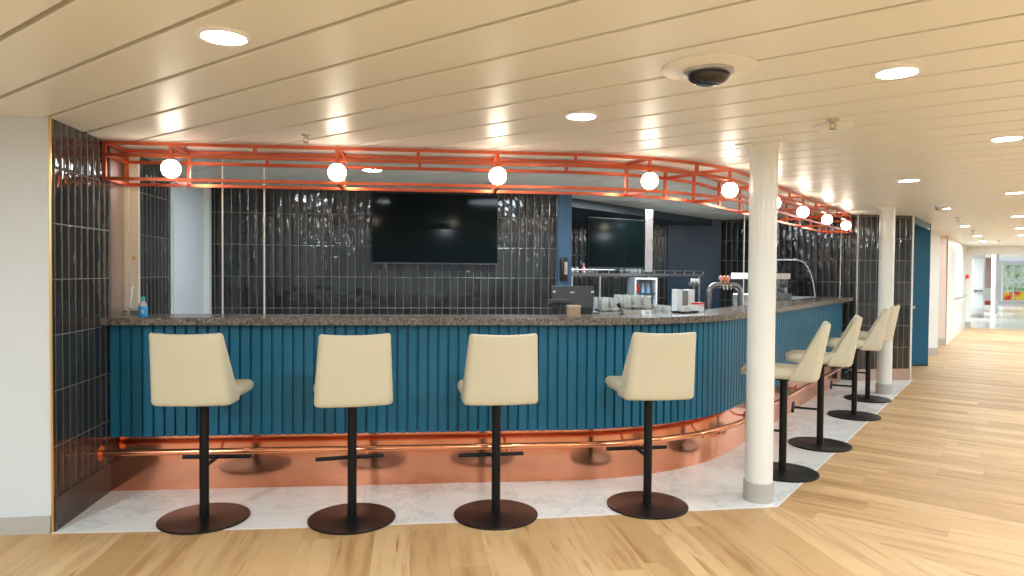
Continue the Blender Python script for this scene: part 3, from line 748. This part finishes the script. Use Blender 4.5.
# steel dispenser, tray with mugs, red and white carton
p = ony(686, 295, 5.45)
t = thing('cup_dispenser', 'upright steel dispenser with a dark centre bay behind the mugs', 'dispenser', (p.x, 5.45, ZW))
b = MB(); b.box((-.078, 0, 0), (-.03, .12, .285)); b.box((.022, 0, 0), (.078, .12, .285)); b.build('side_tower', M['white_plastic'], t, bevel=.004)
b = MB(); b.box((-.03, .02, 0), (.022, .12, .275)); b.build('centre_bay', M['dark_steel'], t, bevel=.003)
ZTOP = 1.0625
st_ = s_at_px(685, -.17, 1.1); p = off(st_, -.17, ZTOP); ha = path_at(st_)[2]
t = thing('serving_tray', 'black tray carrying white mugs near the beer taps', 'tray', p, ha)
b = MB(); b.box((-.085, -.055, 0), (.085, .055, .006)); b.box((-.09, -.06, .006), (.09, -.052, .014)); b.box((-.09, .052, .006), (.09, .06, .014)); b.box((-.09, -.052, .006), (-.082, .052, .014)); b.box((.082, -.052, .006), (.09, .052, .014)); b.build('tray_board', M['black_plastic'], t)
mg = None
for k, (dx, dy, lb) in enumerate(((-.052, -.01, 'white mug at the left end of the black tray'), (0., -.01, 'white mug in the middle of the black tray'), (.05, .005, 'white mug on the right of the black tray, beside the carton'))):
    q = Matrix.Rotation(ha, 3, 'Z') @ Vector((dx, dy, .0063)) + p
    if mg is None:
        mg = thing('mug', lb, 'mug', q, 0, 'mugs on the black tray')
        MB().lathe([(0, 0), (.016, 0), (.019, .006), (.020, .045), (.018, .045), (.0165, .008), (0, .008)], n=20).build('cup', M['white_plastic'], mg, smooth=True)
        b = MB(); b.tube([(.0185, 0, .036), (.029, 0, .033), (.029, 0, .016), (.0178, 0, .012)], .003, 6); b.build('handle', M['white_plastic'], mg, smooth=True)
    else: copy_tree(mg, q, 2.5*k, lb)
st_ = s_at_px(698, -.20, 1.1); p = off(st_, -.20, ZTOP); ha = path_at(st_)[2]
t = thing('carton', 'red and white carton beside the tray of mugs', 'carton', p, ha)
b = MB(); b.box((-.045, -.03, 0), (.045, .03, .054)); b.build('box', M['paper'], t, bevel=.002)
b = MB(); b.box((-.046, -.031, .054), (.046, .031, .068)); b.build('lid', M['red'], t)
b = MB(); b.box((-.02, -.0315, .040), (.040, -.0302, .048)); b.build('printed_band', M['orange'], t)
# beer tower
p = off(s_at_px(709, -.62, 1.2), -.62, ZW)
t = thing('beer_tower', 'curved dark steel beer tap tower with pink and white tap handles', 'beer tap', (p.x, p.y, ZW), math.radians(-2))
arc = [(0, 0, 0), (0, 0, .235)] + [(.075-.075*math.cos(a*PI/16), 0, .235+.075*math.sin(a*PI/16)) for a in range(1, 9)] + [(.24, 0, .31)] + [(.24+.075*math.sin(a*PI/16), 0, .235+.075*math.cos(a*PI/16)) for a in range(1, 9)] + [(.315, 0, 0)]
MB().tube(arc, .028, 16).build('arched_pipe', M['dark_steel'], t, smooth=True)
b = MB(); b.lathe([(0, 0), (.045, 0), (.045, .012), (.03, .016), (0, .016)], n=24); b.lathe([(0, 0), (.045, 0), (.045, .012), (.03, .016), (0, .016)], c=(.315, 0, 0), n=24); b.build('foot_flange', M['steel'], t, smooth=True)
for x, m_ in ((.115, 'pinkp'), (.150, 'orange'), (.185, 'pinkp')):
    MB().lathe([(0, .33), (.008, .33), (.009, .35), (.022, .372), (.019, .39), (.006, .402), (0, .404)], c=(x, -.01, 0), n=14).build('tap_handle', M[m_], t, smooth=True)
    b = MB(); b.tube([(x, -.02, .31), (x, -.07, .305), (x, -.08, .27)], .008, 8); b.lathe([(0, .30), (.006, .30), (.006, .335), (0, .335)], c=(x, -.01, 0), n=8); b.build('spout', M['steel'], t, smooth=True)
for k in range(3):
    x = -.055 + .03*k; y = .30
    MB().lathe([(0, .325), (.006, .325), (.014, .345), (.012, .36), (0, .375)], c=(x, y, 0), n=12).build('tap_handle', M['white_plastic'], t, smooth=True)
b = MB(); b.box((-.075, .31, .30), (.025, .33, .33)); b.tube([(-.03, .32, 0), (-.03, .32, .31)], .014, 10); b.build('rear_manifold', M['dark_steel'], t)
# espresso machine behind the near column
p = off(s_at_px(762, -.58, 1.2), -.58, ZW)
t = thing('coffee_machine', 'white topped espresso machine behind the near white column', 'coffee machine', (p.x, p.y, ZW), A2)
b = MB(); b.box((-.36, -.24, .04), (.36, .22, .20)); b.build('base', M['steel'], t, bevel=.008)
b = MB(); b.box((-.34, -.02, .20), (.34, .22, .36)); b.build('body', M['black_plastic'], t, bevel=.01)
b = MB(); b.prism([(-.37, -.22), (.37, -.22), (.37, .24), (-.37, .24)], .36, .43); b.build('top_hood', M['white_plastic'], t, bevel=.012)
for x in (-.30, .30): b = MB(); b.post(x, -.19, .19, .37, .03); b.build('pillar', M['steel'], t)
for x in (-.15, .15):
    b = MB(); b.lathe([(0, .28), (.035, .28), (.035, .36), (0, .36)], c=(x, -.12, 0), n=16); b.tube([(x, -.12, .29), (x, -.27, .28)], .011, 8); b.build('brew_group', M['dark_steel'], t, smooth=True)
for x in (-.3, .3):
    for y in (-.18, .18): b = MB(); b.post(x, y, 0, .04, .03); b.build('foot', M['black_plastic'], t)
gl2 = None
for k in range(6):
    q = Matrix.Rotation(A2, 3, 'Z') @ Vector((-.34+.07*(k % 3), -.15+.08*(k//3), 0)) + Vector((p.x, p.y, ZW+.4305))
    c = tm.copy(); COL.objects.link(c); c.location = q
    tag(c, 'clear glass standing on top of the espresso machine', 'glass', 'glasses on the espresso machine')
# glass pastry display
p = off(s_at_px(799, -.585, 1.2), -.585, 1.0); PD = p
t = thing('pastry_display', 'curved glass pastry display case on the bar beyond the near column', 'display case', (p.x, p.y, ZW), A2)
b = MB(); b.box((-.30, -.27, 0), (.30, .24, .13)); b.build('base', M['steel'], t, bevel=.006)
fr_ = [(-.27, .13), (-.262, .20), (-.245, .30), (-.215, .42), (-.17, .52), (-.11, .585), (-.04, .605), (.22, .605)]
b = MB(); b.loft([[Vector((x, y, z)) for y, z in fr_] + [Vector((x, y+.005, z-.005)) for y, z in fr_[::-1]] for x in (-.30, .30)]); b.build('curved_glass', M['glass'], t, smooth=True, angle=50)
for x in (-.30, .296):
    b = MB(); b.loft([[Vector((xx, y+.006, z-.006 if z > .2 else z)) for y, z in fr_] + [Vector((xx, .22, .16))] for xx in (x, x+.004)]); b.build('end_glass', M['glass'], t)
for z in (.30, .45):
    b = MB(); b.box((-.285, -.17, z), (.285, .20, z+.008)); b.build('shelf', M['glass'], t)
    b = MB(); b.box((-.285, -.178, z-.004), (.285, -.17, z+.012)); b.box((-.29, .20, z-.004), (.29, .21, z+.012)); b.build('shelf_edge', M['steel'], t)
b = MB(); b.box((-.30, .21, .13), (.30, .225, .605)); b.build('rear_door', M['steel'], t)
b = MB(); b.box((-.30, -.04, .606), (.30, .22, .62)); b.build('top_rail', M['steel'], t)
for x in (-.302, .302):
    b = MB(); b.tube([(x, y, z) for y, z in fr_], .006, 8); b.build('edge_trim', M['white_plastic'], t, smooth=True)
# wall phone on the blue column
p = ony(563.5, 271, BY-.06)
t = thing('wall_phone', 'black wall phone hanging on the blue column', 'phone', (p.x, BY-.062, 1.30))
b = MB(); b.box((-.04, -.03, -.03), (.035, 0, .19)); b.build('body', M['black_plastic'], t, bevel=.008)
b = MB(); b.tube([(-.022, -.05, -.02), (-.022, -.062, .02), (-.022, -.062, .14), (-.022, -.05, .18)], .014, 10); b.build('handset', M['black_plastic'], t, smooth=True)
b = MB(); b.box((.0, -.034, .03), (.030, -.029, .15)); b.build('keypad', M['card_light'], t)
# gantry shelf with gallery rail in front of the corner television
A_ = Vector((1.56, 6.60, 0)); B_ = Vector((3.55, 7.95, 0)); dv = (B_-A_).normalized(); ang = math.atan2(dv.y, dv.x); LN = (B_-A_).length
t = thing('bottle_shelf', 'long dark shelf with a thin steel gallery rail under the corner television', 'shelf', (A_.x, A_.y, 0), ang)
b = MB(); b.box((0, 0, 1.315), (LN, .22, 1.345)); b.build('board', M['dark_steel'], t)
b = MB(); b.tube([(0, .01, 1.38), (LN, .01, 1.38)], .005, 8); b.build('gallery_rail', M['steel'], t, smooth=True)
for i in range(13):
    b = MB(); b.tube([(LN*i/12, .01, 1.345), (LN*i/12, .01, 1.38)], .005, 8); b.build('rail_pin', M['steel'], t)
for f in (.02, .20, .55, .98):
    b = MB(); b.tube([(LN*f, .03, 0), (LN*f, .03, 1.316)], .013, 10); b.build('support_leg', M['steel'], t, smooth=True)
SH = Matrix.Translation(A_) @ Matrix.Rotation(ang, 4, 'Z')
def on_shelf(u, v, z=1.346): return SH @ Vector((u, v, z))
t = thing('pink_bottle', 'small pink bottle on the gallery shelf', 'bottle', on_shelf(.30, .10))
MB().lathe([(0, 0), (.022, 0), (.022, .05), (.010, .065), (.010, .085), (0, .085)], n=16).build('body', M['pinkp'], t, smooth=True)
MB().lathe([(0, .085), (.012, .085), (.012, .1), (0, .1)], n=12).build('cap', M['white_plastic'], t, smooth=True)
for k, u in enumerate((.12, .20, .38, .44, .92, 1.0, 1.08, 1.16, 1.24)):
    c = tm.copy(); COL.objects.link(c); c.location = on_shelf(u, .11); c.scale = (.9, .9, .55)
    tag(c, 'short clear glass standing on the gallery shelf', 'glass', 'glasses on the gallery shelf')
# added steel strip imitating the bright reflection on the corner television
p0 = ony(648.5, 240, 6.98)
t = thing('reflection_strip', 'added narrow steel strip imitating a reflection at the right of the corner television', 'panel', (p0.x, 6.98, 0), math.radians(10))
b = MB(); b.box((-.045, -.012, 1.36), (.045, .0, 2.02)); b.build('polished_face', M['steel'], t, bevel=.003)
b = MB(); b.box((-.04, 0, 1.36), (.04, .02, 2.02)); b.build('backing', M['dark_steel'], t)
# small display fridge
p = ony(647, 292, 6.95)
t = thing('display_fridge', 'small white display fridge with blue bottles below the gallery shelf', 'fridge', (p.x, 6.98, ZW-.93), 0)
b = MB(); b.box((-.125, 0, 0), (.125, .28, .02)); b.box((-.125, 0, .02), (-.108, .28, 1.28)); b.box((.108, 0, .02), (.125, .28, 1.28)); b.box((-.125, 0, 1.28), (.125, .28, 1.30)); b.box((-.108, .26, .02), (.108, .28, 1.28)); b.build('cabinet', M['white_plastic'], t)
b = MB()
b.box((-.108, .01, 1.13), (.108, .26, 1.14)); b.build('shelf', M['blue_wall'], t)
b = MB(); b.box((-.108, .01, .02), (.108, .26, 1.0)); b.build('lower_panel', M['paper'], t)
for k, (dx, m_) in enumerate(((-.07, 'red'), (-.01, 'pale_blue'), (.05, 'pale_blue'), (-.05, 'paper'), (.06, 'bottle_blue'))):
    z = 1.1405 if k < 3 else 1.0005
    o = MB().lathe([(0, 0), (.022, 0), (.022, .06), (.010, .08), (.010, .1), (0, .1)], n=14).build('drink_bottle', M[m_], None, smooth=True)
    o.location = (p.x+dx, 6.98+.08, z)
    tag(o, ('small red bottle', 'pale blue bottle left of its twin', 'pale blue bottle right of its twin', 'white bottle', 'deep blue bottle')[k] + (' on the upper fridge shelf' if k < 3 else ' on the lower fridge shelf'), 'bottle', 'bottles in the display fridge')

# ------------------------------------------------------------------ corridor fittings
p = ony(914.6, 340, 9.0)
t = thing('swing_gate', 'half height blue gate in the opening beside the tiled wall', 'gate', (p.x, 9.02, 0))
b = MB(); b.box((-.25, 0, .05), (.0, .04, .86)); b.build('panel', M['blue_wall'], t, bevel=.004)
b = MB(); b.box((-.25, -.006, .86), (.01, .046, .90)); b.build('cap_rail', M['steel'], t)
b = MB(); b.post(-.02, .02, 0., .06, .03); b.build('foot', M['dark_steel'], t)
a = Vector((11.5, 13.078, 0)); u = Vector((R2, R2, 0)); nn = Vector((R2, -R2, 0))
t = thing('handrail', 'steel handrail on the white corridor wall', 'handrail', (a.x, a.y, .86))
b = MB(); b.tube([nn*.07, u*2.8+nn*.07], .022, 10); b.build('rail', M['steel'], t, smooth=True)
for k in (.2, 1.4, 2.6): b = MB(); b.tube([u*k+nn*.005, u*k+nn*.07], .01, 8); b.build('bracket', M['steel'], t, smooth=True)
w0 = Vector((14.40, 15.98, 0))
t = thing('fire_alarm', 'small red fire alarm box on the corridor wall near the portal', 'fire alarm', (14.13, 15.695, 1.27), PI/4)
b = MB(); b.box((-.07, -.06, 0), (.07, .0, .10)); b.build('box', M['red'], t, bevel=.005)
b = MB(); b.box((-.04, -.064, .03), (.04, -.059, .07)); b.build('front_plate', M['orange'], t)
# door panel beyond the portal
p = atd(977.5, 290, 21.9)
t = thing('white_cabinet_door', 'white panelled door standing left beyond the portal', 'door', (p.x, p.y, 0), -.35)
b = MB(); b.box((-.15, 0, .3), (.17, .03, 1.9)); b.build('leaf', M['white_wall'], t, bevel=.01)
b = MB(); b.box((-.12, -.05, .84), (.14, -.0, .90)); b.build('push_bar', M['steel'], t)
p = atd(989, 300, 27.)
t = thing('curtain', 'tall mauve curtain hanging beyond the portal', 'curtain', (p.x, p.y, 0), -.3)
b = MB(); N = 24
b.loft([[Vector((-.2+.4*i/N, .02*math.sin(i*1.6), z)) for i in range(N+1)] + [Vector((-.2+.4*i/N, .02*math.sin(i*1.6)+.01, z)) for i in range(N, -1, -1)] for z in (.86, 2.05)]); b.build('cloth', M['mauve'], t, smooth=True)
b = MB(); b.tube([(-.24, 0, 2.06), (.24, 0, 2.06)], .015, 8); b.build('rod', M['steel'], t)
p = atd(987.5, 305, 29.)
t = thing('red_bench', 'low dark red upholstered bench beyond the portal', 'bench', (p.x, p.y, 0), -.3)
b = MB(); b.box((-.28, -.2, .12), (.28, .2, .30)); b.build('cushion', M['red_fabric'], t, bevel=.04)
for x in (-.22, .22):
    for y in (-.15, .15): b = MB(); b.post(x, y, 0, .12, .04); b.build('leg', M['dark_steel'], t)
p0 = atd(1002.5, 280, 33.); p1 = atd(1042, 280, 33.)
mm = mat('mural_print', (.5, .6, .4), .5); tt = NT(mm); tc = tt.n('ShaderNodeTexCoord').outputs['Object']
nz = tt.noise(tc, 2.6, 4., .6); sx = tt.n('ShaderNodeSeparateXYZ'); tt.l(tc, sx.inputs[0])
green = tt.ramp(nz, [(.35, (.16, .38, .12)), (.47, (.55, .68, .42)), (.56, (.86, .86, .74)), (.68, (.42, .58, .55))])
nz2 = tt.noise(tc, 1.7, 2., .5); warm = tt.ramp(nz2, [(.42, (.85, .06, .02)), (.5, (.95, .35, .03)), (.6, (.98, .72, .05))])
hh = tt.math('ADD', sx.outputs[2], tt.math('MULTIPLY', nz, .35)); st = tt.n('ShaderNodeMapRange'); tt.l(hh, st.inputs[0]); st.inputs[1].default_value = .60; st.inputs[2].default_value = .66
tt.col(tt.mix(st.outputs[0], warm, green))
dx = p1-p0; dx.z = 0; ang = math.atan2(dx.y, dx.x); LN = dx.length
t = thing('wall_mural', 'large green mural with red and orange flowers at the far end of the corridor', 'mural', (p0.x, p0.y, .12), ang)
b = MB(); b.box((0, 0, .06), (LN, .02, 1.75)); b.build('printed_panel', mm, t)
b = MB()
for x in (0, LN*.27, LN*.63, LN): b.post(x, -.01, .0, 1.8, .06)
b.box((-.05, -.03, 1.75), (LN+.05, .03, 1.83)); b.box((-.05, -.03, 0), (LN+.05, .03, .06)); b.build('frame', M['white_paint'], t)

# ------------------------------------------------------------------ light and exposure
w = bpy.data.worlds.new('ambient_fill'); sc.world = w; w.use_nodes = True  # even ambient fill entering through the open sides of the model
w.node_tree.nodes['Background'].inputs[0].default_value = (.84, .94, 1.06, 1); w.node_tree.nodes['Background'].inputs[1].default_value = .6
sc.view_settings.view_transform = 'Standard'; sc.view_settings.look = 'None'; sc.view_settings.gamma = 1.
sc.view_settings.use_curve_mapping = False; sc.view_settings.exposure = .33
sc.cycles.use_denoising = True; sc.cycles.max_bounces = 8; sc.cycles.sample_clamp_indirect = 6.
